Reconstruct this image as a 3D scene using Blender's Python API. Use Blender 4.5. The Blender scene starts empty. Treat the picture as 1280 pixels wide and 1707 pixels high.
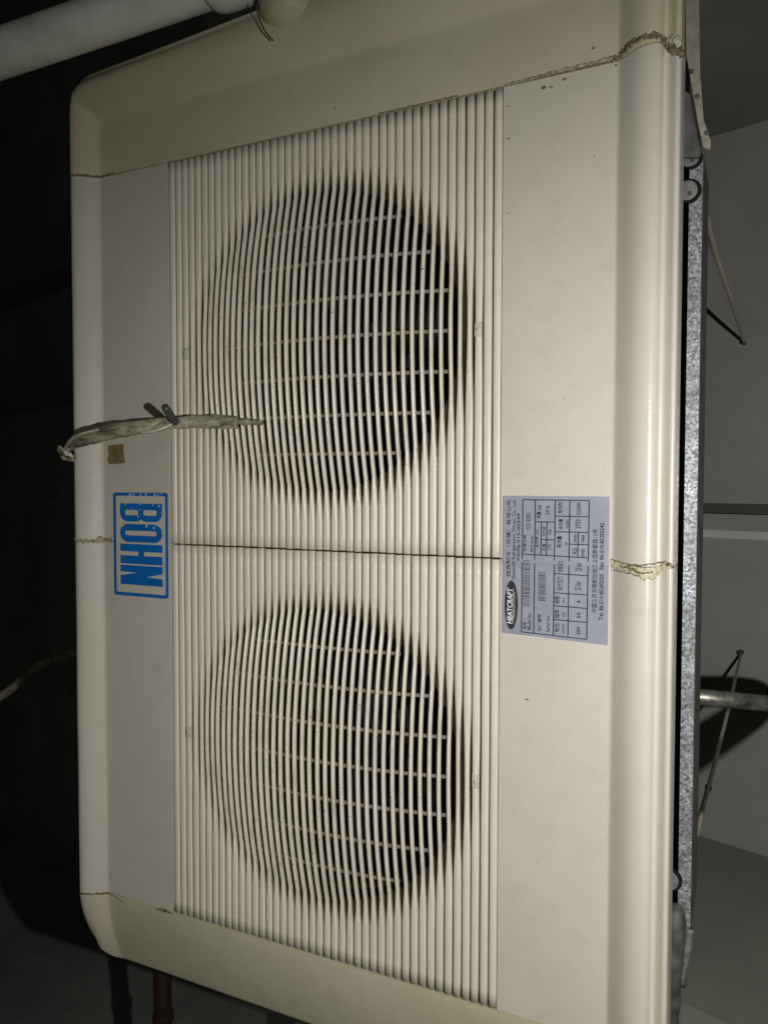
import bpy, bmesh, math, random
import numpy as np
from mathutils import Matrix, Vector, noise as mnoise

random.seed(7)
scene = bpy.context.scene
col = scene.collection

# ------------------------------------------------------------------ frame
# local frame of the cooler front: x across the slats, y along the unit, z out of the front
ALPHA = math.radians(72)
SA, CA = math.sin(ALPHA), math.cos(ALPHA)
MW = Matrix(((0, 1, 0, 0), (SA, 0, CA, 0), (CA, 0, -SA, 2.0), (0, 0, 0, 1)))

# ------------------------------------------------------------------ camera
cam_data = bpy.data.cameras.new('camera')
cam = bpy.data.objects.new('camera', cam_data)
col.objects.link(cam)
CAM_POS = Vector((0.4297938, 0.07321113, 0.72982447))
CAM_ROT = Matrix(((0.90128854, -0.01758484, 0.43286226), (0.00174365, 0.999315, 0.03696619), (-0.4332158, -0.03256244, 0.90070182)))
cam.matrix_world = MW @ (Matrix.Translation(CAM_POS) @ CAM_ROT.to_4x4())
cam_data.sensor_fit = 'VERTICAL'
cam_data.sensor_height = 36.0
cam_data.lens = 36.0 * 1300.0 / 1707.0
cam_data.clip_start = 0.02
cam_data.clip_end = 60
scene.camera = cam

# ------------------------------------------------------------------ world and lamp
world = bpy.data.worlds.new('World')
scene.world = world
world.use_nodes = True
wb = world.node_tree.nodes['Background']
wb.inputs[0].default_value = (0.55, 0.6, 0.5, 1)
wb.inputs[1].default_value = 0.004

ld = bpy.data.lights.new('flashlight', 'SPOT')
ld.energy = 31.0
ld.color = (1.0, 0.985, 0.95)
ld.shadow_soft_size = 0.006
ld.spot_size = math.radians(146)
ld.spot_blend = 1.0
flash = bpy.data.objects.new('flashlight', ld)
col.objects.link(flash)
LPOS = Vector((0.61, 0.058, 0.70))
LAIM = Vector((0.40, -0.24, 0.0))
flash.matrix_world = MW @ (Matrix.Translation(LPOS) @ (LAIM - LPOS).to_track_quat('-Z', 'Y').to_matrix().to_4x4())

fd = bpy.data.lights.new('fill_light', 'AREA')  # added fill behind the camera to lift the shadows, not a real lamp
fd.shape = 'DISK'; fd.size = 1.6
fd.energy = 2.0
fd.color = (0.90, 1.0, 0.86)
room = bpy.data.objects.new('fill_light', fd)
col.objects.link(room)
RPOS = Vector((-0.5, 0.5, 2.6))
room.matrix_world = MW @ (Matrix.Translation(RPOS) @ (-RPOS).to_track_quat('-Z', 'Y').to_matrix().to_4x4())

vs = scene.view_settings
vs.view_transform = 'Standard'
vs.look = 'None'
vs.exposure = 0.0
vs.gamma = 1.0
vs.use_curve_mapping = False
scene.render.engine = 'CYCLES'
scene.cycles.max_bounces = 6

# ------------------------------------------------------------------ materials
def new_mat(name):
    m = bpy.data.materials.new(name)
    m.use_nodes = True
    nt = m.node_tree
    return m, nt, nt.nodes['Principled BSDF']

def N(nt, t, **kw):
    n = nt.nodes.new(t)
    for k, v in kw.items():
        setattr(n, k, v)
    return n

def noise(nt, scale, detail=4, rough=0.55, vec=None, stretch=None):
    tc = N(nt, 'ShaderNodeTexCoord')
    src = tc.outputs['Object']
    if stretch:
        mp = N(nt, 'ShaderNodeMapping')
        mp.inputs['Scale'].default_value = stretch
        nt.links.new(src, mp.inputs['Vector']); src = mp.outputs[0]
    n = N(nt, 'ShaderNodeTexNoise')
    n.inputs['Scale'].default_value = scale
    n.inputs['Detail'].default_value = detail
    n.inputs['Roughness'].default_value = rough
    nt.links.new(src, n.inputs['Vector'])
    return n.outputs['Fac']

def ramp(nt, fac, p0, p1, c0=(0, 0, 0, 1), c1=(1, 1, 1, 1)):
    r = N(nt, 'ShaderNodeValToRGB')
    r.color_ramp.elements[0].position = p0
    r.color_ramp.elements[1].position = p1
    r.color_ramp.elements[0].color = c0
    r.color_ramp.elements[1].color = c1
    nt.links.new(fac, r.inputs[0])
    return r.outputs[0]

def mix(nt, fac, a, b):
    m = N(nt, 'ShaderNodeMix', data_type='RGBA')
    for i, v in ((0, fac), (6, a), (7, b)):
        if isinstance(v, (int, float)):
            m.inputs[i].default_value = v
        elif isinstance(v, tuple):
            m.inputs[i].default_value = (*v, 1) if len(v) == 3 else v
        else:
            nt.links.new(v, m.inputs[i])
    return m.outputs[2]

def math_n(nt, op, a, b=None):
    m = N(nt, 'ShaderNodeMath', operation=op)
    for i, v in ((0, a), (1, b)):
        if v is None: continue
        if isinstance(v, (int, float)): m.inputs[i].default_value = v
        else: nt.links.new(v, m.inputs[i])
    return m.outputs[0]

def bump(nt, bsdf, h, strength, dist=0.001):
    b = N(nt, 'ShaderNodeBump')
    b.inputs['Strength'].default_value = strength
    b.inputs['Distance'].default_value = dist
    nt.links.new(h, b.inputs['Height'])
    nt.links.new(b.outputs[0], bsdf.inputs['Normal'])

def plastic(name, c, c2, rough=0.31, speck=0.66, dirt=(0.16, 0.12, 0.07), fan=False):
    m, nt, bs = new_mat(name)
    base = mix(nt, ramp(nt, noise(nt, 5.5, 5), 0.3, 0.72), c, c2)
    base = mix(nt, math_n(nt, 'MULTIPLY', ramp(nt, noise(nt, 38, 6, 0.7), 0.5, 0.8), 0.3), base, tuple(v * 0.72 for v in c2))
    sp = ramp(nt, noise(nt, 330 if fan else 260, 3, 0.6), speck, speck + 0.06)
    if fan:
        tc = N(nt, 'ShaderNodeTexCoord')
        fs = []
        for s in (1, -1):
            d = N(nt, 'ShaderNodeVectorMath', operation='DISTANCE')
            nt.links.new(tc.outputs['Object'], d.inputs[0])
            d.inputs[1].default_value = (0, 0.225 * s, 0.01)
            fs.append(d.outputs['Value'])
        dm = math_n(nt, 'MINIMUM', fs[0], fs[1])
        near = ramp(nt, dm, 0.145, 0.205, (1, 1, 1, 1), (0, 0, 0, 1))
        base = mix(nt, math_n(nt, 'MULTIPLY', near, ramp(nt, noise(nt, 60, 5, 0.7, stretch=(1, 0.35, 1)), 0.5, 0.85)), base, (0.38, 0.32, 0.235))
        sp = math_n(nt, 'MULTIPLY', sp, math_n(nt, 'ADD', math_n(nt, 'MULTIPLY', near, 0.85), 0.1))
        sp2 = sp
    else:
        sp2 = math_n(nt, 'MULTIPLY', sp, ramp(nt, noise(nt, 9, 3), 0.55, 0.7))
        sp2 = math_n(nt, 'MULTIPLY', sp2, 0.75)
    base = mix(nt, sp2, base, dirt)
    nt.links.new(base, bs.inputs['Base Color'])
    r = math_n(nt, 'ADD', math_n(nt, 'MULTIPLY', noise(nt, 24, 4), 0.22), rough - 0.1)
    nt.links.new(r, bs.inputs['Roughness'])
    bump(nt, bs, math_n(nt, 'ADD', noise(nt, 420, 3), math_n(nt, 'MULTIPLY', noise(nt, 26, 3), 1.8)), 0.16, 0.0012)
    bs.inputs['Specular IOR Level'].default_value = 0.42
    return m

def simple(name, c, rough=0.6, metal=0.0, nscale=40, var=0.25, bmp=0.2, c2=None, spec=0.5):
    m, nt, bs = new_mat(name)
    c2 = c2 or tuple(v * (1 - var) for v in c)
    nt.links.new(mix(nt, ramp(nt, noise(nt, nscale, 5, 0.65), 0.35, 0.68), c, c2), bs.inputs['Base Color'])
    bs.inputs['Roughness'].default_value = rough
    bs.inputs['Metallic'].default_value = metal
    bs.inputs['Specular IOR Level'].default_value = spec
    if bmp: bump(nt, bs, noise(nt, nscale * 3, 4), bmp)
    return m

CREAM = (0.60, 0.55, 0.482); CREAM2 = (0.55, 0.505, 0.43)
M = {}
M['cover'] = plastic('cream_plastic', CREAM, CREAM2)
M['cap'] = plastic('yellowed_plastic', (0.56, 0.515, 0.385), (0.50, 0.455, 0.305), rough=0.45)
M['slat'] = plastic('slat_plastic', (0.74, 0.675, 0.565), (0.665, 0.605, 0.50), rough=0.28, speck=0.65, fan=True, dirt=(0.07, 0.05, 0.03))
M['grille_base'] = simple('grimy_shaded_plastic', (0.075, 0.054, 0.034), 0.85, nscale=34, c2=(0.02, 0.014, 0.009), spec=0.05)  # grime plus the shade of the grooves, both put into this dark colour
M['bar'] = simple('dusty_grey_plastic', (0.21, 0.185, 0.155), 0.75, nscale=120)
M['black'] = simple('black_sheet', (0.010, 0.010, 0.010), 0.8, nscale=20, spec=0.1)
M['fan'] = simple('fan_black', (0.016, 0.015, 0.015), 0.6, nscale=20, spec=0.2)
M['pvc'] = simple('dusty_white_pvc', (0.86, 0.87, 0.78), 0.45, nscale=18, c2=(0.66, 0.66, 0.58))
M['steel_dark'] = simple('dark_steel', (0.105, 0.105, 0.10), 0.65, 0.2, nscale=60, c2=(0.04, 0.036, 0.03))
M['flange'] = simple('dusty_flange', (0.30, 0.28, 0.22), 0.7, nscale=90, c2=(0.17, 0.155, 0.12))
M['tab'] = simple('dull_zinc', (0.20, 0.195, 0.195), 0.6, 0.2, nscale=160, c2=(0.11, 0.10, 0.095))
M['rust'] = simple('rusty_bolt', (0.10, 0.055, 0.03), 0.8, nscale=300, c2=(0.03, 0.02, 0.014))
M['rod'] = simple('dull_brass_rod', (0.55, 0.50, 0.38), 0.3, 0.25, nscale=60)
M['ceiling'] = simple('grey_ceiling_paint', (0.335, 0.325, 0.29), 0.7, nscale=7, var=0.17, bmp=0.05)
M['joint'] = simple('shadow_band_grey', (0.10, 0.095, 0.085), 0.9, nscale=20)  # dark tone standing in for a shadow band across the ceiling
M['beam'] = simple('grey_beam_paint', (0.27, 0.27, 0.228), 0.7, nscale=6, var=0.17, bmp=0.05)
M['wall'] = simple('dark_wall_paint', (0.46, 0.475, 0.43), 0.8, nscale=2.6, var=0.45, bmp=0.1)
M['batten'] = simple('pale_batten', (0.60, 0.59, 0.55), 0.6, nscale=30, var=0.15)
M['foam'] = simple('black_foam_sleeve', (0.02, 0.02, 0.02), 0.9)
M['red'] = simple('dull_red_paint', (0.022, 0.002, 0.0015), 0.8)
M['caulk'] = simple('dirty_sealant', (0.50, 0.45, 0.33), 0.75, nscale=240, c2=(0.13, 0.095, 0.05), bmp=0.6)
M['caulk_brown'] = simple('brown_sealant', (0.30, 0.23, 0.135), 0.8, nscale=260, c2=(0.045, 0.03, 0.015), bmp=0.7)
M['caulk_pale'] = simple('pale_sealant', (0.62, 0.58, 0.45), 0.6, nscale=150, c2=(0.42, 0.37, 0.25), bmp=0.6)
M['tape'] = simple('brown_tape', (0.26, 0.19, 0.085), 0.5, nscale=70, c2=(0.15, 0.10, 0.045))
m, nt, bs = new_mat('grimy_cable')
nt.links.new(mix(nt, ramp(nt, noise(nt, 150, 6, 0.7, stretch=(0.22, 1, 1)), 0.4, 0.62), (0.42, 0.385, 0.27), (0.11, 0.098, 0.062)), bs.inputs['Base Color'])
bs.inputs['Roughness'].default_value = 0.36
bump(nt, bs, noise(nt, 260, 5, 0.7, stretch=(0.2, 1, 1)), 0.8, 0.002)
M['cable'] = m
M['strand'] = simple('pale_strand', (0.60, 0.57, 0.43), 0.5, nscale=90)
M['rubber'] = simple('grey_rubber', (0.055, 0.065, 0.055), 0.5, nscale=60)
M['ink'] = simple('black_ink', (0.02, 0.02, 0.024), 0.6, nscale=100, bmp=0)
M['white_ink'] = simple('white_ink', (0.75, 0.75, 0.76), 0.5, nscale=100, bmp=0, var=0.1)
M['blue'] = simple('blue_vinyl', (0.004, 0.155, 0.50), 0.4, nscale=60, c2=(0.004, 0.125, 0.43), bmp=0.05)
M['sticker_bg'] = simple('clear_sticker', (0.60, 0.565, 0.49), 0.35, nscale=40, var=0.1, bmp=0.05)
M['label'] = simple('silver_label', (0.335, 0.35, 0.425), 0.36, 0.15, nscale=35, c2=(0.28, 0.295, 0.365), bmp=0.12)

# galvanised steel with spangle
m, nt, bs = new_mat('galvanised_steel')
vo = N(nt, 'ShaderNodeTexVoronoi'); vo.inputs['Scale'].default_value = 620
tc = N(nt, 'ShaderNodeTexCoord'); nt.links.new(tc.outputs['Object'], vo.inputs['Vector'])
sep = N(nt, 'ShaderNodeSeparateColor'); nt.links.new(vo.outputs['Color'], sep.inputs[0])
vo.inputs['Scale'].default_value = 500
cr = ramp(nt, sep.outputs[0], 0.0, 1.0, (0.10, 0.104, 0.11, 1), (0.56, 0.58, 0.62, 1))
cr = mix(nt, math_n(nt, 'MULTIPLY', ramp(nt, noise(nt, 22, 6, 0.75), 0.36, 0.66), 0.85), cr, (0.17, 0.17, 0.17))
nt.links.new(cr, bs.inputs['Base Color'])
bs.inputs['Metallic'].default_value = 0.45
rr = math_n(nt, 'ADD', math_n(nt, 'MULTIPLY', sep.outputs[1], 0.35), 0.25)
nt.links.new(rr, bs.inputs['Roughness'])
bump(nt, bs, sep.outputs[2], 0.5, 0.0008)
M['galv'] = m
M['galv_dull'] = simple('weathered_galvanised', (0.34, 0.34, 0.29), 0.45, 0.7, nscale=55, c2=(0.10, 0.095, 0.075), bmp=0.5)

# ------------------------------------------------------------------ mesh helpers
def link(name, verts, faces, mat, parent=None, smooth=True, thing=None):
    """one mesh object, vertices in the cooler frame; top-level ones get their own origin"""
    me = bpy.data.meshes.new(name)
    verts = [Vector(v) for v in verts]
    if parent is None:
        c = sum(verts, Vector()) / len(verts)
        verts = [v - c for v in verts]
    me.from_pydata([tuple(v) for v in verts], [], faces)
    bm = bmesh.new(); bm.from_mesh(me)
    bmesh.ops.recalc_face_normals(bm, faces=bm.faces)
    bm.to_mesh(me); bm.free()
    if smooth:
        for p in me.polygons: p.use_smooth = True
    me.materials.append(M[mat])
    o = bpy.data.objects.new(name, me)
    col.objects.link(o)
    if parent is None:
        o.matrix_world = MW @ Matrix.Translation(c)
    else:
        o.parent = parent
    if thing: tag(o, *thing)
    return o

def tag(o, label, cat, group=None):
    o['label'] = label; o['category'] = cat
    if group: o['group'] = group

def empty(name, local=(0, 0, 0), thing=None):
    o = bpy.data.objects.new(name, None)
    col.objects.link(o)
    o.empty_display_size = 0.05
    o.matrix_world = MW @ Matrix.Translation(Vector(local))
    if thing: tag(o, *thing)
    return o

def join(*parts):
    V, F = [], []
    for v, f in parts:
        n = len(V); V += [tuple(p) for p in v]; F += [tuple(i + n for i in q) for q in f]
    return V, F

def box(x0, x1, y0, y1, z0, z1):
    v = [(x, y, z) for x in (x0, x1) for y in (y0, y1) for z in (z0, z1)]
    f = [(0, 1, 3, 2), (4, 6, 7, 5), (0, 4, 5, 1), (2, 3, 7, 6), (0, 2, 6, 4), (1, 5, 7, 3)]
    return v, f

def bevel_box(x0, x1, y0, y1, z0, z1, b):
    bm = bmesh.new()
    v, f = box(x0, x1, y0, y1, z0, z1)
    vv = [bm.verts.new(p) for p in v]
    for q in f: bm.faces.new([vv[i] for i in q])
    bmesh.ops.bevel(bm, geom=bm.edges[:], offset=b, segments=2, affect='EDGES', profile=0.5)
    bm.verts.index_update()
    r = [tuple(p.co) for p in bm.verts], [tuple(p.index for p in q.verts) for q in bm.faces]
    bm.free()
    return r

def spline(pts, n):
    pts = [Vector(p) for p in pts]
    if len(pts) == 2:
        return [pts[0].lerp(pts[1], i / n) for i in range(n + 1)]
    P = [2 * pts[0] - pts[1]] + pts + [2 * pts[-1] - pts[-2]]
    out = []
    for k in range(len(pts) - 1):
        a, b, c, d = P[k:k + 4]
        for i in range(n):
            t = i / n
            out.append(0.5 * ((2 * b) + (c - a) * t + (2 * a - 5 * b + 4 * c - d) * t * t + (3 * b - a - 3 * c + d) * t ** 3))
    out.append(pts[-1])
    return out

def tube(path, rad, seg=10, flat=1.0, rough=0.0, fr=90.0, up=(0, 0, 1), seed=0.0):
    """swept tube; rad a number or list along the path, flat squashes it along up, rough adds lumps"""
    path = [Vector(p) for p in path]
    n = len(path)
    V, F = [], []
    up = Vector(up)
    for i, p in enumerate(path):
        t = (path[min(i + 1, n - 1)] - path[max(i - 1, 0)]).normalized()
        s = t.cross(up)
        if s.length < 1e-4: s = t.cross(Vector((0, 1, 0.1)))
        s.normalize(); u = s.cross(t).normalized()
        r = rad if isinstance(rad, (int, float)) else float(np.interp(i / (n - 1), np.linspace(0, 1, len(rad)), rad))
        for k in range(seg):
            a = 2 * math.pi * k / seg
            q = p + s * (r * math.cos(a)) + u * (r * flat * math.sin(a))
            if rough:
                h = mnoise.fractal(q * fr + Vector((seed, 0, 0)), 1.0, 2.0, 4)
                q = p + (q - p) * (1 + rough * h)
            V.append(q)
    for i in range(n - 1):
        for k in range(seg):
            a = i * seg + k; b = i * seg + (k + 1) % seg
            F.append((a, b, b + seg, a + seg))
    F.append(tuple(range(seg))); F.append(tuple((n - 1) * seg + k for k in range(seg)))
    return V, F

def grid(pts, drop=0.0):
    """pts[i][j] -> surface, with a skirt of depth drop all round"""
    a, b = len(pts), len(pts[0])
    V = [tuple(p) for row in pts for p in row]
    F = [(i * b + j, i * b + j + 1, (i + 1) * b + j + 1, (i + 1) * b + j) for i in range(a - 1) for j in range(b - 1)]
    if drop:
        ring = [(0, j) for j in range(b)] + [(i, b - 1) for i in range(1, a)] + [(a - 1, j) for j in range(b - 2, -1, -1)] + [(i, 0) for i in range(a - 2, 0, -1)]
        n0 = len(V)
        m = len(ring)
        for (i, j) in ring:
            V.append(tuple(pts[i][j]))
        for (i, j) in ring:
            p = pts[i][j]; V.append((p[0], p[1], p[2] - drop))
        for k in range(m):
            F.append((n0 + k, n0 + (k + 1) % m, n0 + m + (k + 1) % m, n0 + m + k))
    return V, F

# ------------------------------------------------------------------ the setting
NUP = Vector((CA, 0, -SA))
CEIL = 0.985                                   # height of the ceiling above the frame origin, along up
def up_frame(y, a, h):
    """point at y along the unit, a metres along the horizontal across it, h up -> cooler frame"""
    return (SA * a + CA * h, y, CA * a - SA * h)
def hbox(y0, y1, a0, a1, h0, h1):
    v, f = box(y0, y1, a0, a1, h0, h1)
    return [up_frame(*p) for p in v], f

ceil_root = link('ceiling', *hbox(-4.0, 5.0, -7.0, 1.6, CEIL + 0.06, CEIL + 0.10), 'joint', smooth=False)
ceil_root['kind'] = 'structure'
inv_off = MW.inverted() @ ceil_root.matrix_world.translation
def ceil_child(name, vf, mat):
    v, f = vf
    return link(name, [Vector(p) - inv_off for p in v], f, mat, ceil_root, smooth=False)
YJ0, YJ1 = 0.0354, 0.0146  # gap between the panels, left to draw the shadow band
ceil_child('panel', hbox(YJ0, 5.0, -0.8, 1.6, CEIL, CEIL + 0.055), 'ceiling')
ceil_child('panel', hbox(-4.0, YJ1, -0.8, 1.6, CEIL, CEIL + 0.055), 'ceiling')
ceil_child('joint_strip', hbox(-0.0319, -0.0168, -3.0, 1.5, CEIL - 0.006, CEIL - 0.0005), 'batten')
ceil_child('far_panel', hbox(-4.0, 5.0, -7.0, -0.803, CEIL - 0.001, CEIL + 0.054), 'wall')
YT, YB = 0.7435, -0.6299
bt = link('ceiling_beam', *hbox(YT, YT + 0.5, -0.6, 1.5, CEIL - 0.72, CEIL - 0.0015), 'beam', smooth=False); bt['kind'] = 'structure'
bb = link('ceiling_beam', *hbox(YB - 0.5, YB, -0.6, 1.5, CEIL - 0.52, CEIL - 0.0015), 'beam', smooth=False); bb['kind'] = 'structure'
for y0_, y1_, d_ in ((0.93, 1.10, 0.16), (0.42, 0.50, 0.08)):
    b3 = link('ceiling_beam', *hbox(y0_, y1_, -6.8, -1.3, CEIL - d_, CEIL - 0.0025), 'beam', smooth=False); b3['kind'] = 'structure'
wl = link('wall', *hbox(-2.1, -1.72, -6.9, 0.2, -1.9, CEIL - 0.002), 'wall', smooth=False); wl['kind'] = 'structure'

# ------------------------------------------------------------------ the cooler
cooler = empty('unit_cooler', (0, 0, 0), ('long cream plastic unit cooler with two round slatted fan grilles under the ceiling', 'unit cooler'))

HALF = 0.2039; FLAT = 0.309; RIM = 0.057; HM = 0.45; YF = 0.225; RH = 0.1602
PK = np.array([[0, 0], [0.0015, 0.0003], [0.004, 0.0022], [0.010, 0.0072], [0.016, 0.0118], [0.021, 0.0146], [0.026, 0.0162], [0.032, 0.0168], [0.037, 0.0163],
               [0.041, 0.0148], [0.045, 0.0118], [0.0485, 0.0082], [0.0505, 0.0068], [0.0520, 0.0063], [0.0538, 0.0061], [0.0546, 0.0050], [0.0550, 0.0020], [0.0545, -0.008], [0.0530, -0.022]])
PKE = PK.copy()
PK[8:17] = [[0.0365, 0.0160], [0.0388, 0.0135], [0.0400, 0.0095], [0.0412, 0.0062], [0.0450, 0.0090], [0.0490, 0.0121], [0.0504, 0.0136], [0.0536, 0.0140], [0.0548, 0.0100]]
PK[17:] = [[0.0550, -0.004], [0.0540, -0.022]]
PKL = np.array([[0, 0], [0.0015, 0.0003], [0.004, 0.0022], [0.009, 0.0070], [0.014, 0.0113], [0.018, 0.0143], [0.022, 0.0165], [0.026, 0.0179], [0.029, 0.0183],
                [0.0315, 0.0179], [0.0335, 0.0168], [0.0355, 0.0148], [0.0370, 0.0120], [0.0380, 0.0090], [0.0388, 0.0055], [0.0394, 0.0020], [0.0398, -0.002], [0.0398, -0.012], [0.0390, -0.024]])
def prof(side):
    return [tuple(p) for p in (PKL if side < 0 else PK)]

def module(sgn):
    """one fan section: two side panels and a grille with its slats"""
    y0, y1 = (0.0004, HM - 0.0007) if sgn > 0 else (-HM + 0.0007, -0.0004)
    ys = np.linspace(y0, y1, 40)
    for side in (-1, 1):
        xs = [(HALF + 0.0003, 0.0), (HALF + 0.02, 0.0), (HALF + 0.05, 0), (HALF + 0.08, 0), (FLAT - 0.0015, 0.0)] + [(FLAT + s, z) for s, z in prof(side)]
        pts = []
        for x, z in xs:
            row = []
            for y in ys:
                w = 0.0007 * mnoise.noise(Vector((x * 9 * side, y * 7, 3.0 * sgn)))
                row.append((side * x, y, z + w))
            pts.append(row)
        link('side_panel', *grid(pts, 0.012), 'cover', cooler)
    g = empty('fan_grille'); g.parent = cooler; g.matrix_world = MW; g.matrix_local = Matrix()
    yc = YF * sgn
    # backing sheet with a bell-mouthed round opening
    nA = 128
    V, F = [], []
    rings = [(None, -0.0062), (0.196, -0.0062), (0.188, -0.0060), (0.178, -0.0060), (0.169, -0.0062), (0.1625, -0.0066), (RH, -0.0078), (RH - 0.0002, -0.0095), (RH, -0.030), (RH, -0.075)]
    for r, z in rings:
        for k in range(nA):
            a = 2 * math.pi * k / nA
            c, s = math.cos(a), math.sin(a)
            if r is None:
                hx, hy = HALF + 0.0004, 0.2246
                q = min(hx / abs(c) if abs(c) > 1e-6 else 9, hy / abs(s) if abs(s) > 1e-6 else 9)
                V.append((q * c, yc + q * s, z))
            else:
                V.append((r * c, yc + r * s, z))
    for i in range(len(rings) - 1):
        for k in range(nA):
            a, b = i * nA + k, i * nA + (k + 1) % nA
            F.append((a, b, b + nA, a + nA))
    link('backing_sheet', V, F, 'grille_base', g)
    pitch = 2 * HALF / 43
    R = 0.160
    for i in range(43):
        x0 = -HALF + (i + 0.5) * pitch
        st = list(np.linspace(y0 + 0.0004, y1 - 0.0004, 30))
        if abs(x0) < 0.20:
            for rr, n in ((R, 46), (0.197, 10)):
                if abs(x0) < rr:
                    hy = math.sqrt(rr * rr - x0 * x0)
                    st += [yc + hy * t for t in np.linspace(-1, 1, n)]
        st = sorted(y for y in st if y0 + 0.0003 < y < y1 - 0.0003)
        st = [y for k, y in enumerate(st) if k == 0 or y - st[k - 1] > 0.0012]
        jx = random.uniform(-1, 1) * 0.00018; jz = random.uniform(-1, 1) * 0.00025
        st[0] += random.uniform(-0.0001, 0.0005); st[-1] -= random.uniform(-0.0001, 0.0005)
        V, F = [], []
        for y in st:
            r = math.hypot(x0, y - yc)
            t = min(max((0.190 - r) / 0.029, 0), 1); t = t * t * (3 - 2 * t)
            w = (pitch - 0.00145) * (1 - t) + 0.0043 * t
            zt = 0.0215 * (1 - (r / R) ** 2) if r < R else 0.0
            zt += jz + 0.00035 * mnoise.noise(Vector((x0 * 40, y * 18, 5)))
            xx = x0 + jx - 0.00035 * t + 0.00025 * mnoise.noise(Vector((x0 * 60, y * 14, 9)))
            d = 0.0085 - 0.0025 * t
            h = w / 2; e = min(0.0016 + 0.0006 * t, h * 0.8)
            for px, pz in ((-h * 0.86, -d), (-h, -e * 1.3), (-h + e * 0.35, -e * 0.35), (-h + e, 0), (-h * .1, 0.00022), (h - e, 0), (h - e * 0.35, -e * 0.35), (h, -e * 1.3), (h * 0.86, -d)):
                V.append((xx + px, y, zt + pz))
        k9 = 9
        for a in range(len(st) - 1):
            for k in range(k9):
                p, q = a * k9 + k, a * k9 + (k + 1) % k9
                F.append((p, q, q + k9, p + k9))
        F.append(tuple(range(k9))); F.append(tuple((len(st) - 1) * k9 + k for k in range(k9)))
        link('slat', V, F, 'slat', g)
    for k in range(-3, 4):
        yb = yc + k * 0.0402
        hx = math.sqrt(0.157 ** 2 - (k * 0.0402) ** 2) - 0.004
        path = []
        for x in np.linspace(-hx, hx, 36):
            r2 = x * x + (k * 0.0402) ** 2
            path.append((x, yb, 0.0215 * (1 - r2 / R ** 2) - 0.0058))
        link('cross_bar', *tube(path, 0.0021, 8), 'bar', g)
    # small moulded clip pads on the ridges
    for cx, cy in ((0.1805, 0.2230 * sgn), (-0.1790, 0.2243 * sgn)):
        pad = link('clip_pad', *bevel_box(cx - 0.0036, cx + 0.0036, cy - 0.007, cy + 0.007, -0.003, 0.0014, 0.0008), 'cover', g)
        link('clip_pin', *tube([(cx, cy, 0.001), (cx, cy, 0.0024)], 0.0016, 10), 'cover', g)
    # the fan behind
    f = empty('fan'); f.parent = cooler; f.matrix_local = Matrix()
    link('hub', *tube([(0, yc, -0.125), (0, yc, -0.075), (0, yc, -0.058), (0, yc, -0.05)], [0.042, 0.042, 0.036, 0.02], 24), 'fan', f)
    link('motor', *tube([(0, yc, -0.20), (0, yc, -0.122)], 0.05, 20), 'fan', f)
    for b in range(5):
        rows = []
        for ri in np.linspace(0.036, 0.15, 8):
            row = []
            for ai in np.linspace(-0.42, 0.42, 8):
                a = ai * (0.75 + ri * 2.2) + b * 2 * math.pi / 5 + 0.35 * sgn
                row.append((ri * math.cos(a), yc + ri * math.sin(a), -0.085 + 0.055 * ai + 0.01 * (1 - (ai / .42) ** 2)))
            rows.append(row)
        link('blade', *grid(rows, 0.002), 'fan', f)

module(1); module(-1)

# end caps -----------------------------------------------------------------
def cap(sgn):
    xs_flat = list(np.linspace(-FLAT, FLAT, 44))
    prL, prR = prof(-1), prof(1)
    U = [('L', k) for k in range(len(prL) - 1, 0, -1)] + [('F', x) for x in xs_flat] + [('R', k) for k in range(1, len(prR))]
    if sgn > 0: yF, yE = 0.5175, 0.577
    else: yF, yE = 0.462, 0.556
    KR, KL = PK[:, 0] / PK[-3, 0], PKL[:, 0] / PKL[-3, 0]
    K = PKE[:, 0] / PKE[-3, 0]
    Vs = [('F', y) for y in np.linspace(HM + 0.0007, yF, 10)] + [('E', k) for k in range(1, len(K))]
    pw = 3.4 if sgn > 0 else 2.3
    pts = []
    for (tu, u) in U:
        row = []
        for (tv, v) in Vs:
            a = 0.0 if tu == 'F' else float((KL if tu == 'L' else KR)[u])
            b = 0.0 if tv == 'F' else float(K[v])
            ka = 0 if tu == 'F' else u
            kb = 0 if tv == 'F' else v
            sideL = tu == 'L'
            pr = prL if sideL else prR
            m = max(a, b)
            q = m / ((a ** pw + b ** pw) ** (1 / pw)) if a > 0 and b > 0 else 1.0
            aa, bb_ = a * q, b * q
            rimw = pr[-3][0]
            x = u if tu == 'F' else (-1 if sideL else 1) * (FLAT + aa * rimw)
            y = v if tv == 'F' else yF + bb_ * (yE - yF)
            km = max(ka, kb)
            za0 = PKL[ka][1] if sideL else PK[ka][1]
            zb0 = PKE[kb][1]
            if sgn > 0:
                if tv != 'F': y = yF + bb_ * (yE + 0.06 * (x + 0.2) - yF)
                w = b * b / (a * a + b * b) if km else 0.0
                zw = (PKL[km][1] if sideL else PK[km][1])
                z = (1 - w) * zw + w * (PKE[km][1] * 1.1 + 0.006 * b)
            else:
                za = za0 if ka else 0.0
                tt = min(max((y - 0.452) / (yE - 0.452), 0), 1)
                back = -0.026 * tt ** 1.6
                fade = 1 - 0.55 * tt
                z = za * (fade if za > 0 else 1) + back
                if kb >= 12: z -= (0.0, 0.0015, 0.004, 0.007, 0.012, 0.022, 0.036)[min(kb - 12, 6)]
            z += 0.0008 * mnoise.noise(Vector((x * 8, y * 8 * sgn, 1.7)))
            row.append((x, sgn * y, z))
        pts.append(row)
    return link('end_cap', *grid(pts, 0.02), 'cap', cooler)
cap(1); cap(-1)

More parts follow.
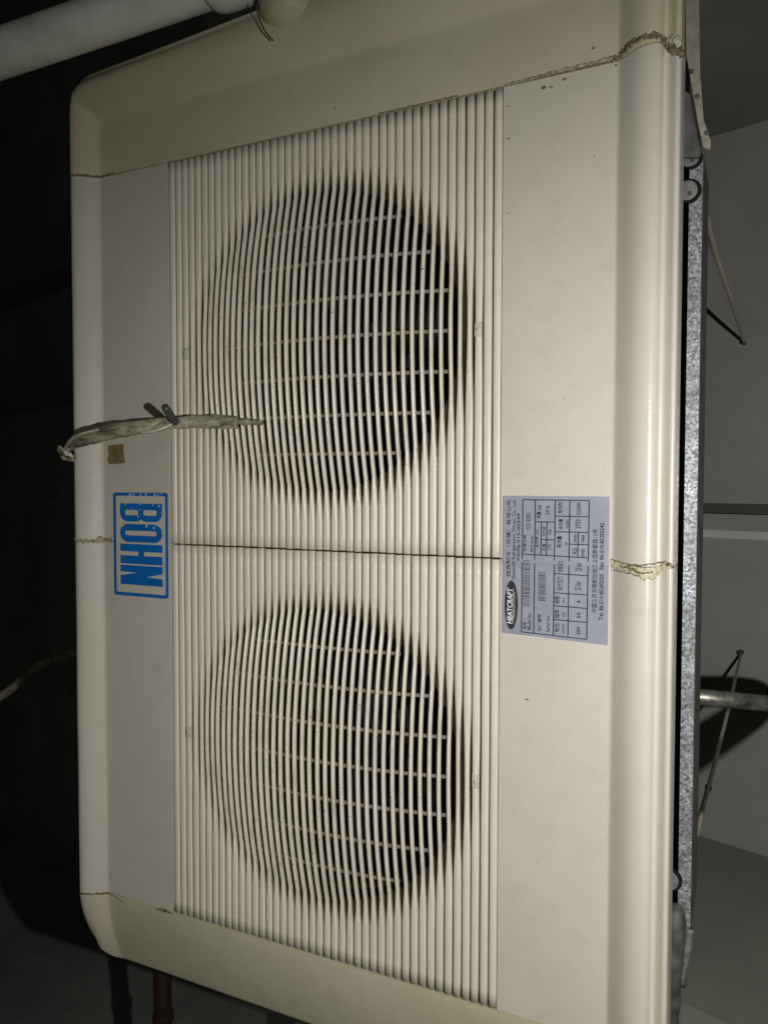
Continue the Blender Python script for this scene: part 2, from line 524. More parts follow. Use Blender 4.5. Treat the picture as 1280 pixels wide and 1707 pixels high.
# housing behind the cover
hv = join(box(-0.352, -0.348, -0.53, 0.585, -0.26, -0.012), box(0.344, 0.348, -0.50, 0.53, -0.26, -0.03),
          box(-0.348, 0.344, 0.575, 0.579, -0.26, -0.03), box(-0.348, 0.344, -0.524, -0.520, -0.26, -0.05), box(-0.352, 0.348, -0.53, 0.585, -0.266, -0.2605))
link('housing', *hv, 'black', cooler, smooth=False)
link('fan_deck', *join(box(-0.3475, -0.165, -0.519, 0.574, -0.079, -0.076), box(0.165, 0.3435, -0.519, 0.574, -0.079, -0.076)), 'black', cooler, smooth=False)
# galvanised mounting rail along the rear edge
RX0, RX1 = 0.3670, 0.3782
link('mounting_rail', *box(RX0, RX1, -0.345, 0.375, -0.048, -0.045), 'galv', cooler, smooth=False)
link('rail_web', *box(RX1 - 0.0018, RX1 + 0.0003, -0.3445, 0.3745, -0.13, -0.0482), 'steel_dark', cooler, smooth=False)
link('rail_flange', *box(0.3482, RX0 + 0.001, -0.345, 0.375, -0.085, -0.082), 'black', cooler, smooth=False)
# end plates and tube ends by the rail
ep = [(0.3631, 0.5206, -0.0200), (0.3740, 0.5176, -0.0200), (0.3763, 0.4347, -0.0200), (0.3799, 0.3926, -0.0200), (0.3860, 0.3733, -0.0200), (0.3857, 0.3656, -0.0200), (0.3802, 0.3687, -0.0200), (0.3760, 0.3881, -0.0200), (0.3685, 0.4312, -0.0200), (0.3647, 0.4529, -0.0200)]
def plate(name, poly, t, mat, parent):
    n = len(poly)
    V = [tuple(p) for p in poly] + [(p[0], p[1], p[2] - t) for p in poly]
    F = [tuple(range(n)), tuple(range(2 * n - 1, n - 1, -1))] + [(i, (i + 1) % n, n + (i + 1) % n, n + i) for i in range(n)]
    return link(name, V, F, mat, parent, smooth=False)
plate('end_flange', ep, 0.003, 'flange', cooler)
plate('end_bracket', [(0.3628, 0.4265, -0.0300), (0.3689, 0.4200, -0.0300), (0.3717, 0.4009, -0.0300), (0.3775, 0.3761, -0.0300), (0.3772, 0.3678, -0.0300), (0.3757, 0.3649, -0.0300), (0.3626, 0.3672, -0.0300)], 0.004, 'steel_dark', cooler)
for (a, b) in (((0.3674, 0.3700, -0.0400), 0.0080), ((0.3658, 0.3407, -0.0400), 0.0088), ((0.3590, -0.3022, -0.0400), 0.0088)):
    e_ = empty('round_tab'); e_.parent = cooler; e_.matrix_local = Matrix()
    link('disc', *tube([(a[0], a[1], a[2] - 0.0016), (a[0], a[1], a[2] - 0.0003), (a[0], a[1], a[2])], [b, b, b * 0.93], 28), 'tab', e_, smooth=False)
    link('shadow_disc', *tube([(a[0] + 0.0012, a[1], a[2] - 0.0046), (a[0] + 0.0012, a[1], a[2] - 0.0018)], b * 1.22, 28), 'black', e_, smooth=False)  # black disc painted in as the shadow outline of the tab
    link('bolt', *tube([(a[0] + 0.002, a[1] - 0.003, a[2] - 0.0002), (a[0] + 0.002, a[1] - 0.003, a[2] + 0.0012)], 0.0018, 6), 'rust', e_, smooth=False)
sc = (0.3718, 0.4125, -0.0180)
for p in ((0.3747, 0.4136, -0.0195), (0.3694, 0.4360, -0.0195), (0.3830, 0.3804, -0.0195)):
    link('screw', *tube([(p[0], p[1], p[2] - 0.002), (p[0], p[1], p[2] + 0.0015), (p[0], p[1], p[2] + 0.0025)], [0.0018, 0.0018, 0.0008], 12), 'steel_dark', cooler)
link('return_bend', *tube(spline([(0.3649, -0.3271, -0.0500), (0.3653, -0.3433, -0.0420), (0.3651, -0.3666, -0.0420), (0.3632, -0.4038, -0.0450), (0.3618, -0.4545, -0.0500)], 8), [0.006, 0.0085, 0.0092, 0.0086, 0.0094, 0.0084, 0.009, 0.0078, 0.0084, 0.0072, 0.007], 14, rough=0.14, fr=150), 'steel_dark', cooler)
link('bracket_arm', *tube([(0.3611, -0.3567, -0.0600), (0.3768, -0.3515, -0.0600)], 0.004, 8), 'steel_dark', cooler)
link('drain_tube', *tube(spline([(0.3769, -0.3545, -0.0600), (0.3741, -0.3789, -0.0580), (0.3688, -0.4087, -0.0560), (0.3665, -0.4325, -0.0550), (0.3649, -0.4687, -0.0550)], 8), [0.004, 0.0042, 0.0042, 0.0045, 0.0045], 12, rough=0.10), 'tab', cooler)
link('drain_clamp', *tube([(0.3701, -0.4025, -0.0560), (0.3688, -0.4087, -0.0560)], 0.0058, 12), 'steel_dark', cooler)

# sealant ------------------------------------------------------------------
def surf_z(x, side=1):
    s = abs(x) - FLAT
    pr = prof(1 if x > 0 else -1)
    return float(np.interp(s, [p[0] for p in pr[:-3]], [p[1] for p in pr[:-3]])) if s > 0 else 0.0
def bead(pts, rads, mat, rough=0.55, fr=380, flat=0.5, lift=0.0, seed=0.0, n=30, name='sealant_bead'):
    path = spline([(x, y, 0.0) for x, y in pts], n)
    for p in path: p.z = surf_z(p.x) + lift
    for p in path: p.y += 0.0009 * mnoise.noise(Vector((p.x * 260 + seed, 2, 0)))
    return link(name, *tube(path, [r * 0.7 for r in rads], 14, flat, rough, fr, seed=seed), mat, cooler)
bead([(0.206, 0.4515), (0.235, 0.452), (0.262, 0.4525), (0.29, 0.4525), (0.308, 0.453)], [0.0016, 0.0022, 0.0028, 0.0030, 0.0040], 'caulk', seed=1)
bead([(0.225, 0.4497), (0.262, 0.4500), (0.29, 0.4502), (0.308, 0.451)], [0.0007, 0.0012, 0.0012, 0.0016], 'caulk_brown', seed=2, lift=0.001)
bead([(0.306, 0.4525), (0.318, 0.4545), (0.328, 0.457), (0.340, 0.456), (0.348, 0.453), (0.354, 0.447), (0.360, 0.441), (0.3645, 0.434)], [0.0035, 0.0032, 0.0030, 0.0034, 0.0038, 0.0040, 0.0055, 0.0045], 'caulk_brown', seed=3, rough=1.0)
bead([(0.310, 0.456), (0.320, 0.459), (0.326, 0.460)], [0.0012, 0.0022, 0.001], 'caulk_brown', seed=4)
bead([(0.349, 0.456), (0.357, 0.452), (0.363, 0.447)], [0.003, 0.0055, 0.004], 'caulk_pale', seed=5, rough=0.4)
bead([(-0.2, 0.4512), (-0.1, 0.4512), (0.0, 0.4514), (0.1, 0.4514), (0.206, 0.4514)], [0.0006, 0.0012, 0.0009, 0.0014, 0.0014], 'caulk_brown', seed=6, n=40, lift=-0.0006)
bead([(-0.357, 0.4525), (-0.34, 0.451), (-0.325, 0.4505), (-0.305, 0.451), (-0.288, 0.452)], [0.0012, 0.0018, 0.0022, 0.002, 0.0009], 'caulk_brown', seed=7)
bead([(-0.288, 0.452), (-0.25, 0.4515), (-0.205, 0.451)], [0.0009, 0.0014, 0.0012], 'cap', seed=8, rough=0.3, name='seam_lip')
bead([(-0.356, -0.449), (-0.34, -0.4495), (-0.325, -0.450), (-0.30, -0.4535), (-0.285, -0.458)], [0.0022, 0.0024, 0.0018, 0.0014, 0.0007], 'caulk_brown', seed=9, lift=-0.0005)
bead([(-0.232, -0.452), (-0.22, -0.4515), (-0.206, -0.452)], [0.0012, 0.003, 0.0012], 'caulk_brown', seed=10)
bead([(-0.285, -0.4505), (-0.25, -0.4505), (-0.206, -0.4508)], [0.001, 0.0014, 0.001], 'cap', seed=11, rough=0.3, name='seam_lip')
bead([(-0.2, -0.4513), (-0.1, -0.4514), (0.0, -0.4514), (0.1, -0.4514), (0.206, -0.4514)], [0.0008, 0.0009, 0.0008, 0.0009, 0.0012], 'cap', seed=12, n=40, rough=0.5, lift=-0.0004, name='seam_lip')
bead([(0.206, -0.4512), (0.25, -0.451), (0.309, -0.451)], [0.001, 0.001, 0.001], 'cap', seed=13, rough=0.4, name='seam_lip')
# lump of pale sealant at the middle joint and the stained one at the other edge
bead([(0.3065, 0.0), (0.313, -0.0005), (0.322, -0.002), (0.332, -0.0035), (0.342, -0.0055), (0.350, -0.004), (0.357, 0.0), (0.3615, 0.002)], [0.0035, 0.0048, 0.0038, 0.0042, 0.0075, 0.0072, 0.0055, 0.002], 'caulk_pale', seed=14, rough=0.55, flat=0.35, fr=170)
bead([(0.309, 0.0042), (0.32, 0.0022), (0.333, 0.0012), (0.348, 0.0032), (0.357, 0.0048)], [0.0009, 0.0008, 0.0014, 0.0007, 0.0008], 'caulk_brown', seed=15, lift=0.001)
bead([(0.309, -0.0055), (0.322, -0.006), (0.335, -0.008), (0.341, -0.0125)], [0.0008, 0.0006, 0.0009, 0.0007], 'caulk_brown', seed=16, lift=0.0004)
bead([(0.319, -0.001), (0.33, -0.002), (0.336, -0.005), (0.347, -0.004)], [0.0006, 0.0018, 0.0012, 0.0008], 'caulk_brown', seed=17, lift=0.0022)
bead([(0.3585, 0.002), (0.3615, 0.003), (0.3645, 0.0015)], [0.002, 0.0026, 0.001], 'caulk_brown', seed=18, lift=0.0015)
bead([(-0.355, 0.004), (-0.348, 0.003), (-0.342, 0.002)], [0.002, 0.0042, 0.002], 'caulk_brown', seed=19, rough=1.0)
bead([(-0.345, 0.002), (-0.33, 0.0), (-0.315, 0.001), (-0.30, 0.002)], [0.003, 0.0035, 0.004, 0.0025], 'caulk', seed=20, rough=0.8, flat=0.25)
bead([(-0.316, 0.005), (-0.3125, 0.0045)], [0.0015, 0.0022], 'caulk_brown', seed=21)
bead([(-0.2995, 0.004), (-0.298, -0.002)], [0.0012, 0.002], 'caulk_brown', seed=22)
# loose flecks of dirt by the top seam
for x, y, r in ((0.243, 0.4405, 0.0026), (0.250, 0.4395, 0.0018), (0.262, 0.4435, 0.0022), (0.288, 0.4655, 0.0022), (0.021, 0.466, 0.0012), (0.022, 0.468, 0.0009), (0.308, 0.446, 0.0015), (0.2095, 0.43, 0.0014), (0.2095, 0.40, 0.0016), (0.21, 0.33, 0.001), (0.232, -0.135, 0.0018), (0.29, 0.37, 0.0008)):
    link('dirt_fleck', *tube([(x - r, y, 0.0), (x, y + r * 0.3, 0.0006), (x + r, y, 0.0)], [r * 0.25, r * 0.55, r * 0.2], 8, 0.2, 1.0, 700, seed=x * 90), 'caulk_brown', cooler)

# stickers -----------------------------------------------------------------
def curve_fill(splines, name):
    cu = bpy.data.curves.new(name, 'CURVE'); cu.dimensions = '2D'; cu.fill_mode = 'BOTH'
    for pts in splines:
        sp = cu.splines.new('POLY'); sp.points.add(len(pts) - 1)
        for p, q in zip(sp.points, pts): p.co = (q[0], q[1], 0, 1)
        sp.use_cyclic_u = True
    return eval_mesh(cu)
def eval_mesh(cu):
    ob = bpy.data.objects.new('tmp', cu); col.objects.link(ob)
    dg = bpy.context.evaluated_depsgraph_get()
    me = bpy.data.meshes.new_from_object(ob.evaluated_get(dg))
    V = [tuple(v.co) for v in me.vertices]; F = [tuple(p.vertices) for p in me.polygons]
    bpy.data.objects.remove(ob); bpy.data.meshes.remove(me); bpy.data.curves.remove(cu)
    return V, F
def arc(cx, cy, rx, ry, a0, a1, n=10):
    return [(cx + rx * math.cos(math.radians(a0 + (a1 - a0) * i / n)), cy + ry * math.sin(math.radians(a0 + (a1 - a0) * i / n))) for i in range(n + 1)]
def rrect(x0, x1, y0, y1, r):
    return arc(x1 - r, y1 - r, r, r, 0, 90, 6) + arc(x0 + r, y1 - r, r, r, 90, 180, 6) + arc(x0 + r, y0 + r, r, r, 180, 270, 6) + arc(x1 - r, y0 + r, r, r, 270, 360, 6)

# brand sticker: drawn with its letters upright (u right, v up), then turned onto the panel
BW, BH = 0.1285, 0.0875
def stick(uv, z):                              # u runs toward -y, v toward +x
    return (-0.2938 + uv[1], 0.0616 - uv[0], z)
sroot = link('brand_sticker', [stick(p, 0.0009) for p in rrect(0, BW, 0, BH, 0.004)], [tuple(range(28))], 'sticker_bg', cooler, smooth=False)
t = 0.0046
L0, L1 = 0.0112, 0.0782                         # letter baseline and cap height
def lx(f): return 0.0137 + f * (0.1140 - 0.0137)  # 0..1 across the word
sh = [rrect(0.0004, BW - 0.0004, 0.0004, BH - 0.0004, 0.0038), rrect(t, BW - t, t, BH - t, 0.0022)]
hgt = L1 - L0
# B
b0, b1 = lx(0), lx(0.222); r = 0.0115; mid = L0 + hgt * 0.5
sh.append([(b0, L0)] + arc(b1 - r, L0 + r, r, r, 270, 360, 8) + arc(b1 - 0.004, mid, 0.004, 0.0022, 330, 210, 6)[:0] + [(b1, mid - 0.005), (b1 - 0.0028, mid), (b1, mid + 0.005)] + arc(b1 - r, L1 - r, r, r, 0, 90, 8) + [(b0, L1)])
s0, s1 = lx(0.080), lx(0.145)
sh.append(rrect(s0, s1, L0 + 0.0085, mid - 0.0042, 0.002)); sh.append(rrect(s0, s1, mid + 0.0042, L1 - 0.0085, 0.002))
# O
o0, o1 = lx(0.252), lx(0.476); r = (o1 - o0) / 2 * 0.97
sh.append(arc(o1 - r, L1 - r * 1.2, r, r * 1.2, 0, 90) + arc(o0 + r, L1 - r * 1.2, r, r * 1.2, 90, 180) + arc(o0 + r, L0 + r * 1.2, r, r * 1.2, 180, 270) + arc(o1 - r, L0 + r * 1.2, r, r * 1.2, 270, 360))
sh.append(rrect(lx(0.335), lx(0.392), L0 + 0.0082, L1 - 0.0092, 0.0026))
# H
h0, h1, h2, h3 = lx(0.498), lx(0.590), lx(0.640), lx(0.742)
sh.append([(h0, L0), (h1, L0), (h1, mid - 0.0045), (h2, mid - 0.0045), (h2, L0), (h3, L0), (h3, L1), (h2, L1), (h2, mid + 0.0045), (h1, mid + 0.0045), (h1, L1), (h0, L1)])
# N
n0, n1, n2, n3 = lx(0.760), lx(0.842), lx(0.890), lx(1.0)
sh.append([(n0, L0), (n1, L0), (n1 + 0.0008, L0 + hgt * 0.39), (n2 - 0.0002, L0), (n3, L0), (n3, L1), (n2 + 0.002, L1), (n2 + 0.0005, L0 + hgt * 0.63), (n1 + 0.0006, L1), (n0, L1)])
v, f = curve_fill(sh, 'logo')
link('logo_print', [stick(p, 0.0013) for p in v], f, 'blue', sroot, smooth=False)
chips = []
rnd = random.Random(11)
spots = [(0.003, 0.028, 3.0), (0.0025, 0.034, 2.2), (0.003, 0.045, 2.0), (0.0022, 0.053, 2.6), (0.0028, 0.067, 2.4), (0.0022, 0.077, 1.6), (0.0035, 0.0715, 1.4), (0.0145, 0.020, 2.2), (0.0145, 0.0435, 1.3), (0.0155, 0.064, 1.3),
         (0.0165, 0.0735, 1.8), (0.021, 0.0445, 1.3), (0.024, 0.0755, 1.2), (0.0365, 0.045, 2.2), (0.0372, 0.0505, 2.0), (0.041, 0.054, 2.4), (0.043, 0.0655, 2.0), (0.049, 0.0775, 1.3), (0.055, 0.0775, 1.3), (0.0295, 0.041, 1.6), (0.0405, 0.069, 1.0), (0.0296, 0.058, 0.9), (0.019, 0.030, 0.9)]
for cx_, cy_, rr in spots:
    k = 9; base = len(chips[0]) if chips else 0
    pts = [(cx_ + rr * 0.001 * rnd.uniform(0.35, 1.0) * math.cos(2 * math.pi * i / k), cy_ + rr * 0.001 * rnd.uniform(0.35, 1.0) * math.sin(2 * math.pi * i / k)) for i in range(k)]
    if not chips: chips = [[], []]
    chips[1].append(tuple(len(chips[0]) + i for i in range(k)))
    chips[0] += [stick(p, 0.0015) for p in pts]
cpo = link('worn_chips', chips[0], chips[1], 'sticker_bg', sroot, smooth=False)

# brown square of old tape
tp = [(-0.3020, 0.1192, 0.0010), (-0.2881, 0.1204, 0.0010), (-0.2763, 0.1209, 0.0010), (-0.2765, 0.1091, 0.0010), (-0.2737, 0.0981, 0.0010), (-0.2826, 0.0967, 0.0010), (-0.3004, 0.0961, 0.0010), (-0.3023, 0.1028, 0.0010), (-0.3002, 0.1088, 0.0010)]
plate('tape_square', tp, 0.0008, 'tape', cooler)

# rating label: coordinates in label units (X 65..1220 down the print, Y 30..1670 against the reading direction)
def lab(X, Y, z=0.0020):
    a = (X - 65.0) / 1150.0
    yt = 30 + 20 * a; yb = 1535 + 135 * a
    b = (Y - yt) / (yb - yt)
    x = 0.2073 + a * 0.0998
    y = 0.0614 - b * (0.1332 + 0.0032 * a)
    return (x, y, z + 0.0009 * math.exp(-((y + 0.001) / 0.004) ** 2))
rows = []
for X in np.linspace(65, 1215, 12):
    a = (X - 65) / 1150
    rows.append([lab(X, Y, 0.0014) for Y in np.linspace(30 + 20 * a, 1535 + 135 * a, 80)])
lroot = link('rating_label', *grid(rows, 0.0012), 'label', cooler)
def quad(X0, Y0, X1, Y1, w):
    dx, dy = X1 - X0, Y1 - Y0
    l = math.hypot(dx, dy); nx, ny = -dy / l * w / 2, dx / l * w / 2
    n = 12
    V = []
    for i in range(n + 1):
        t_ = i / n; x, y = X0 + dx * t_, Y0 + dy * t_
        V += [lab(x + nx, y + ny), lab(x - nx, y - ny)]
    return V, [(2 * i, 2 * i + 1, 2 * i + 3, 2 * i + 2) for i in range(n)]
lines = [(290, 76, 1010, 92), (288, 1525, 997, 1605), (290, 76, 288, 1525), (1009, 92, 998, 1605), (430, 80, 424, 1540), (648, 84, 640, 1562), (804, 88, 798, 1574),
         (498, 318, 496, 684), (560, 320, 556, 686), (898, 440, 893, 706), (290, 670, 1000, 714), (430, 318, 645, 322), (497, 512, 645, 518),
         (648, 258, 1006, 268), (646, 428, 1004, 438), (804, 564, 1002, 571), (644, 885, 1002, 909), (642, 1095, 1000, 1119), (642, 1238, 1000, 1266), (641, 1388, 999, 1420)]
lv = join(*[quad(*l, 11) for l in lines])
link('printed_lines', *lv, 'ink', lroot, smooth=False)
bars = []
rnd = random.Random(5)
for (X0, X1, Ya, Yb) in ((300, 378, 738, 1245), (470, 550, 868, 1190), (325, 380, 220, 400)):
    y = Ya
    while y < Yb:
        w = rnd.choice((4, 4, 6, 9)); bars.append(quad(X0, y, X1, y + 6, w)); y += w + rnd.choice((5, 6, 8, 11))
link('barcode', *join(*bars), 'ink', lroot, smooth=False)

def text_mesh(s, shear=0.0, bold=0.0):
    cu = bpy.data.curves.new('txt', 'FONT'); cu.body = s; cu.shear = shear; cu.offset = bold; cu.resolution_u = 2
    return eval_mesh(cu)
def fit_text(s, X0, X1, Y0, Y1, shear=0.0, bold=0.0, z=0.0020):
    """lettering set to read from Y0 (start) to Y1 (end) between X0 (top) and X1 (bottom)"""
    v, f = text_mesh(s, shear, bold)
    if not v: return v, f
    a = np.array(v); mn, mx = a.min(0), a.max(0); sz = np.maximum(mx - mn, 1e-6)
    out = [lab(X1 + (X0 - X1) * (p[1] - mn[1]) / sz[1], Y0 + (Y1 - Y0) * (p[0] - mn[0]) / sz[0], z) for p in a]
    return out, f
T = [('西克制冷（无锡）有限公司', 108, 158, 915, 78, 0), ('Heatcraft Refrigeration (Wuxi) Co., Ltd.', 172, 222, 945, 75, 0.004), ('XK06-015-00349', 226, 262, 750, 225, 0.014),
     ('型号', 304, 348, 1492, 1418, 0.006), ('Model No.', 356, 392, 1502, 1312, 0.004), ('制造日期', 300, 332, 642, 462, 0.004), ('MFG Date', 380, 408, 646, 478, 0.004),
     ('出厂编号', 464, 508, 1516, 1328, 0.004), ('Serial No.', 564, 598, 1526, 1342, 0.004), ('总功率 (W)', 436, 474, 602, 395, 0.006), ('风扇', 510, 546, 640, 560, 0.006), ('加热器', 512, 542, 475, 370, 0.002),
     ('170', 572, 608, 626, 565, 0.008), ('N/A', 572, 608, 456, 398, 0.008), ('净重 (kg)', 446, 500, 286, 135, 0.006), ('27.6', 546, 584, 246, 145, 0.01),
     ('电压', 652, 704, 1526, 1430, 0.006), ('VOLTS', 736, 764, 1546, 1440, 0.006), ('频率', 652, 706, 1372, 1280, 0.006), ('HZ', 738, 764, 1362, 1308, 0.006), ('相数', 652, 706, 1216, 1128, 0.006), ('PH', 738, 764, 1206, 1150, 0.006),
     ('设计压力', 672, 738, 1072, 918, 0.006), ('试验压力', 680, 740, 872, 745, 0.006), ('制冷量', 668, 722, 602, 475, 0.008), ('W', 756, 786, 582, 540, 0.008), ('总风量', 688, 728, 406, 288, 0.008), ('m3/h', 764, 792, 392, 298, 0.006), ('制冷剂', 678, 726, 226, 105, 0.008),
     ('230', 890, 926, 1556, 1468, 0.014), ('50', 894, 930, 1374, 1310, 0.014), ('1', 894, 926, 1202, 1182, 0.014), ('25 bar', 866, 932, 1068, 968, 0.008), ('25 bar', 870, 936, 858, 765, 0.008),
     ('R22', 840, 880, 672, 604, 0.01), ('6960', 928, 968, 702, 614, 0.008), ('R404A', 846, 882, 542, 456, 0.004), ('7460', 930, 966, 552, 464, 0.008), ('2750', 866, 920, 396, 294, 0.008), ('R22/R404A', 876, 920, 246, 108, 0.004),
     ('中国江苏无锡新加坡工业园新都路12号', 1046, 1102, 1312, 402, 0), ('Tel: 86-510-85282020   Fax: 86-510-85282242', 1122, 1166, 1392, 335, 0.014)]
link('printed_text', *join(*[fit_text(s, a, b, c, d, bold=e + 0.006) for s, a, b, c, d, e in T]), 'ink', lroot, smooth=False)
n = 48
ev = [lab(168 + 75 * math.cos(2 * math.pi * i / n), 1228 + 270 * math.sin(2 * math.pi * i / n), 0.0020) for i in range(n)]
link('oval_logo', ev, [tuple(range(n))], 'ink', lroot, smooth=False)
ov = [lab(168 + 64 * math.cos(2 * math.pi * i / n) - 1, 1228 + 255 * math.sin(2 * math.pi * i / n), 0.0023) for i in range(n)]
oi = [lab(168 + 61 * math.cos(2 * math.pi * i / n) - 1, 1228 + 250 * math.sin(2 * math.pi * i / n), 0.0023) for i in range(n)]
wl_ = join(fit_text('HEATCRAFT', 122, 182, 1436, 1036, 0.25, 0.02, 0.0023), fit_text('Refrigeration Products', 200, 214, 1370, 1085, 0, 0.0, 0.0023))
q1, q2 = lab(190, 1430, 0.0023), lab(190, 1046, 0.0023); q3, q4 = lab(194, 1046, 0.0023), lab(194, 1430, 0.0023)
link('oval_logo_text', *join(wl_, ([q1, q2, q3, q4], [(0, 1, 2, 3)])), 'white_ink', lroot, smooth=False)

# ------------------------------------------------------------------ other things
# grimy cable end hanging over the edge onto the slats
cb = empty('frayed_cable', (-0.1716, 0.1359, 0.0600), ('grimy frayed brown cable end lying across the left rim onto the fan slats', 'cable'))
off = Vector((-0.1716, 0.1359, 0.0600))
def sub(name, vf, mat, parent, o):
    return link(name, [Vector(p) - o for p in vf[0]], vf[1], mat, parent)
path = spline([(-0.3237, 0.1141, 0.0450), (-0.2923, 0.1199, 0.0620), (-0.2601, 0.1250, 0.0700), (-0.2215, 0.1306, 0.0720), (-0.1870, 0.1349, 0.0620), (-0.1635, 0.1394, 0.0450), (-0.1395, 0.1418, 0.0280), (-0.1139, 0.1417, 0.0180), (-0.0955, 0.1407, 0.0140)], 12)
sub('sheath', tube(path, [0.005, 0.0075, 0.0088, 0.0090, 0.0080, 0.0066, 0.0078, 0.0082, 0.0070], 20, 0.65, 0.13, 60), 'cable', cb, off)
sub('core_wire', tube(spline([(-0.0971, 0.1408, 0.0140), (-0.0858, 0.1411, 0.0140), (-0.0768, 0.1409, 0.0130), (-0.0640, 0.1392, 0.0120)], 6), [0.0022, 0.0036, 0.0042, 0.0028, 0.0032, 0.0030], 10, 1, 0.5, 200), 'cable', cb, off)
sub('strand', tube(spline([(-0.3200, 0.1109, 0.0520), (-0.3071, 0.1174, 0.0600), (-0.2810, 0.1245, 0.0750), (-0.2556, 0.1289, 0.0830), (-0.2338, 0.1324, 0.0820)], 8), [0.0018, 0.0022, 0.0018, 0.001], 8), 'strand', cb, off)
sub('strand', tube(spline([(-0.1878, 0.1281, 0.0660), (-0.1716, 0.1305, 0.0620), (-0.1624, 0.1346, 0.0560), (-0.1549, 0.1394, 0.0500)], 8), [0.0006, 0.0018, 0.0018, 0.0008], 8), 'strand', cb, off)
sub('tie_tail', tube(spline([(-0.1541, 0.1402, 0.0480), (-0.1468, 0.1477, 0.0660), (-0.1385, 0.1531, 0.0820)], 6), [0.0042, 0.0044, 0.0042], 12), 'rubber', cb, off)
for k, (a, b, c, r_) in enumerate((((-0.3321, 0.1162, 0.0500), (-0.3167, 0.1107, 0.0550), (-0.3085, 0.1036, 0.0500), 0.004), ((-0.3397, 0.1187, 0.0450), (-0.3263, 0.1075, 0.0500), (-0.3088, 0.1106, 0.0550), 0.003), ((-0.3092, 0.1118, 0.0600), (-0.2946, 0.1130, 0.0600), (-0.3015, 0.1021, 0.0520), 0.0022), ((-0.3332, 0.1141, 0.0500), (-0.3279, 0.1026, 0.0450), (-0.3120, 0.1009, 0.0450), 0.0035))):
    sub('knot_wrap', tube(spline([a, b, c], 8), [r_ * .5, r_, r_ * .6], 8, 0.5, 0.6, 120, seed=k), 'strand' if k % 2 == 0 else 'cable', cb, off)

# white drain pipe passing behind the end cap, with coupling and elbow
pp = empty('drain_pipe', (-0.2819, 0.6426, -0.0063), ('dusty white plastic drain pipe slanting past the yellowed end cap of the cooler', 'pipe'))
off = Vector((-0.2819, 0.6426, -0.0063))
sub('pipe', tube(spline([(-0.5075, 0.5501, 0.1171), (-0.2983, 0.5853, 0.0706), (-0.0782, 0.6332, 0.0073)], 10), 0.0255, 24), 'pvc', pp, off)
sub('coupling', tube(spline([(-0.1153, 0.6233, 0.0200), (-0.1082, 0.6240, 0.0187), (-0.0653, 0.6358, 0.0032)], 4), [0.027, 0.0325, 0.0325, 0.0325, 0.032], 24), 'pvc', pp, off)
sub('elbow', tube(spline([(-0.0782, 0.6332, 0.0073), (-0.0523, 0.6319, -0.0029), (-0.0330, 0.6028, 0.0034), (-0.0258, 0.5699, 0.0125), (-0.0233, 0.5529, 0.0153)], 8), [0.031, 0.033, 0.034, 0.035, 0.035, 0.034, 0.031, 0.025, 0.012], 28), 'cap', pp, off)
sub('collar', tube([(-0.0035, 0.6177, -0.0147), (-0.0013, 0.5830, -0.0121), (-0.0011, 0.5740, -0.0118)], [0.016, 0.016, 0.011], 20), 'pvc', pp, off)
link('dark_line', *tube(spline([(-0.0459, 0.5679, 0.0450), (-0.0464, 0.5556, 0.0400), (-0.0418, 0.5431, 0.0360), (-0.0347, 0.5341, 0.0310)], 8), 0.0009, 8), 'rubber', thing=('thin dark curved line running down beside the white drain pipe elbow', 'wire'))  # thin tube standing in for a curved dark line on the cap

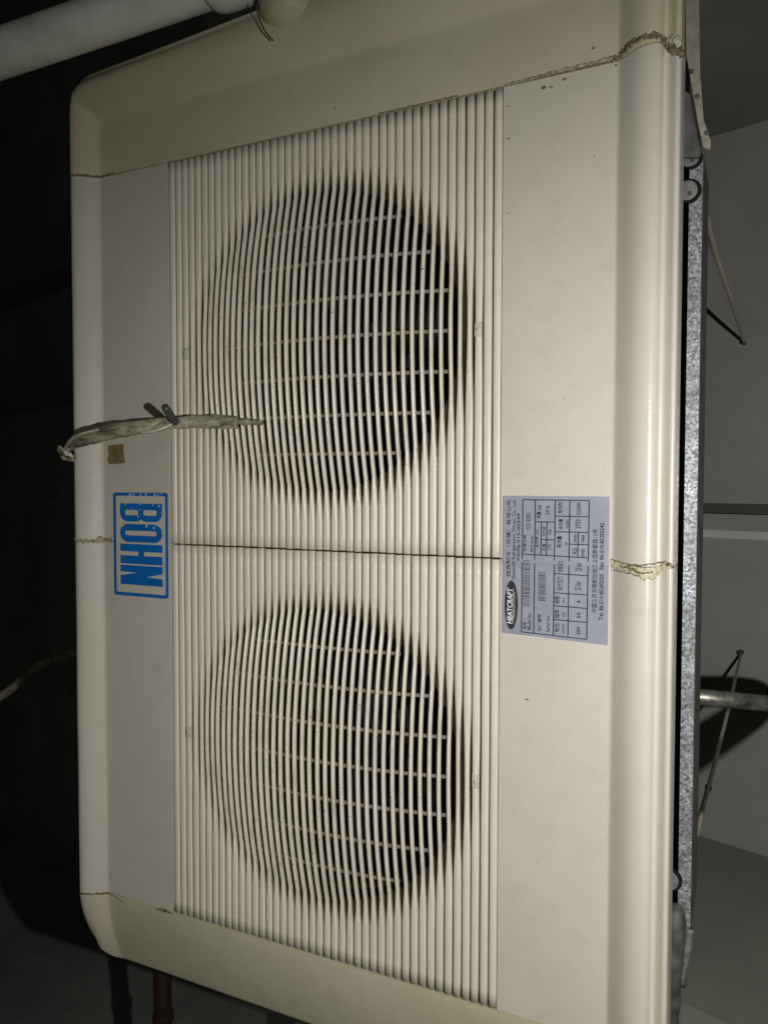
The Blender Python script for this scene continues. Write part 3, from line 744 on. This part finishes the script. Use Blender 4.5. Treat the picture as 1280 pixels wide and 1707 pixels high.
# hanger rods to the ceiling
def rod(name, pts, rad, label):
    r = empty(name, pts[0], (label, 'hanger rod'))
    o = Vector(pts[0])
    sub('rod', tube(pts, rad, 10), 'rod', r, o)
    return r, o
r1, o1 = rod('hanger_rod', spline([(0.3992, 0.3394, -0.9060), (0.3904, 0.3358, -0.5500), (0.3768, 0.3541, -0.3200), (0.3740, 0.3496, -0.1200), (0.3734, 0.3496, -0.0620)], 8), [0.0030, 0.0034, 0.0036, 0.0036], 'bent brass coloured hanger rod beside the dark tube ends of the cooler')
c0 = Vector((0.3992, 0.3394, -0.9060))
sub('ceiling_hook', tube([c0 + NUP * 0.004, c0 - NUP * 0.010], 0.0045, 6), 'steel_dark', r1, o1)
r2, o2 = rod('hanger_rod', [(0.4041, -0.2492, -0.9044), (0.3934, -0.2765, -0.6200), (0.3810, -0.3014, -0.3500), (0.3751, -0.3021, -0.1700), (0.3722, -0.3027, -0.0550)], [0.0026, 0.0027, 0.0028, 0.0030, 0.0030], 'long thin hanger rod crossing behind the galvanised pipe')
c0 = Vector((0.4041, -0.2492, -0.9044))
sub('ceiling_hook', tube([c0 + NUP * 0.004, c0 - NUP * 0.010], 0.0055, 6), 'steel_dark', r2, o2)
sub('nut', tube([(0.3792, -0.3047, -0.3120), (0.3789, -0.3053, -0.3050)], 0.0042, 6), 'steel_dark', r2, o2)

# galvanised pipe with foam sleeve turning toward the viewer beyond the frame
gp = empty('galvanised_pipe', (0.3950, -0.1625, -0.1986), ('weathered galvanised pipe running out sideways from behind the mounting rail', 'pipe'))
off = Vector((0.3950, -0.1625, -0.1986))
sub('pipe', tube([(0.3221, -0.1587, -0.1748), (0.4486, -0.1669, -0.2131)], 0.0087, 18, rough=0.04), 'galv_dull', gp, off)
sub('foam_sleeve', tube(spline([(0.4480, -0.1656, -0.2128), (0.4780, -0.1655, -0.2273), (0.5042, -0.1680, -0.2342), (0.5086, -0.1717, -0.1973), (0.4963, -0.1694, -0.0916), (0.4806, -0.1657, 0.0157), (0.4700, -0.1607, 0.1095)], 8), 0.0175, 16), 'foam', gp, off)

# things dimly seen in the dark room behind
link('hanging_hose', *tube(spline([(-1.3697, -0.5199, -0.6015), (-1.2877, -0.4552, -0.6436), (-1.2331, -0.4012, -0.6720), (-1.1534, -0.3642, -0.7119), (-1.0123, -0.3424, -0.7806), (-0.6756, -0.3868, -0.8295), (-0.5932, -0.5765, -0.8613), (-0.6046, -0.6788, -0.8517)], 8), 0.011, 10), 'cable', thing=('dim grey hose curving through the dark room behind the cooler', 'hose'))
rp = empty('red_pipe', (-0.5176, -0.8795, -0.3301), ('dull red pipe in the dark below the rounded end cap', 'pipe'))
off = Vector((-0.5176, -0.8795, -0.3301))
sub('pipe', tube([(-0.5220, -0.7396, -0.3338), (-0.5126, -1.0516, -0.3255)], 0.016, 14), 'red', rp, off)
sub('pipe_joint', tube([(-0.5176, -0.8795, -0.3301), (-0.5164, -0.8902, -0.3303)], 0.019, 14), 'red', rp, off)
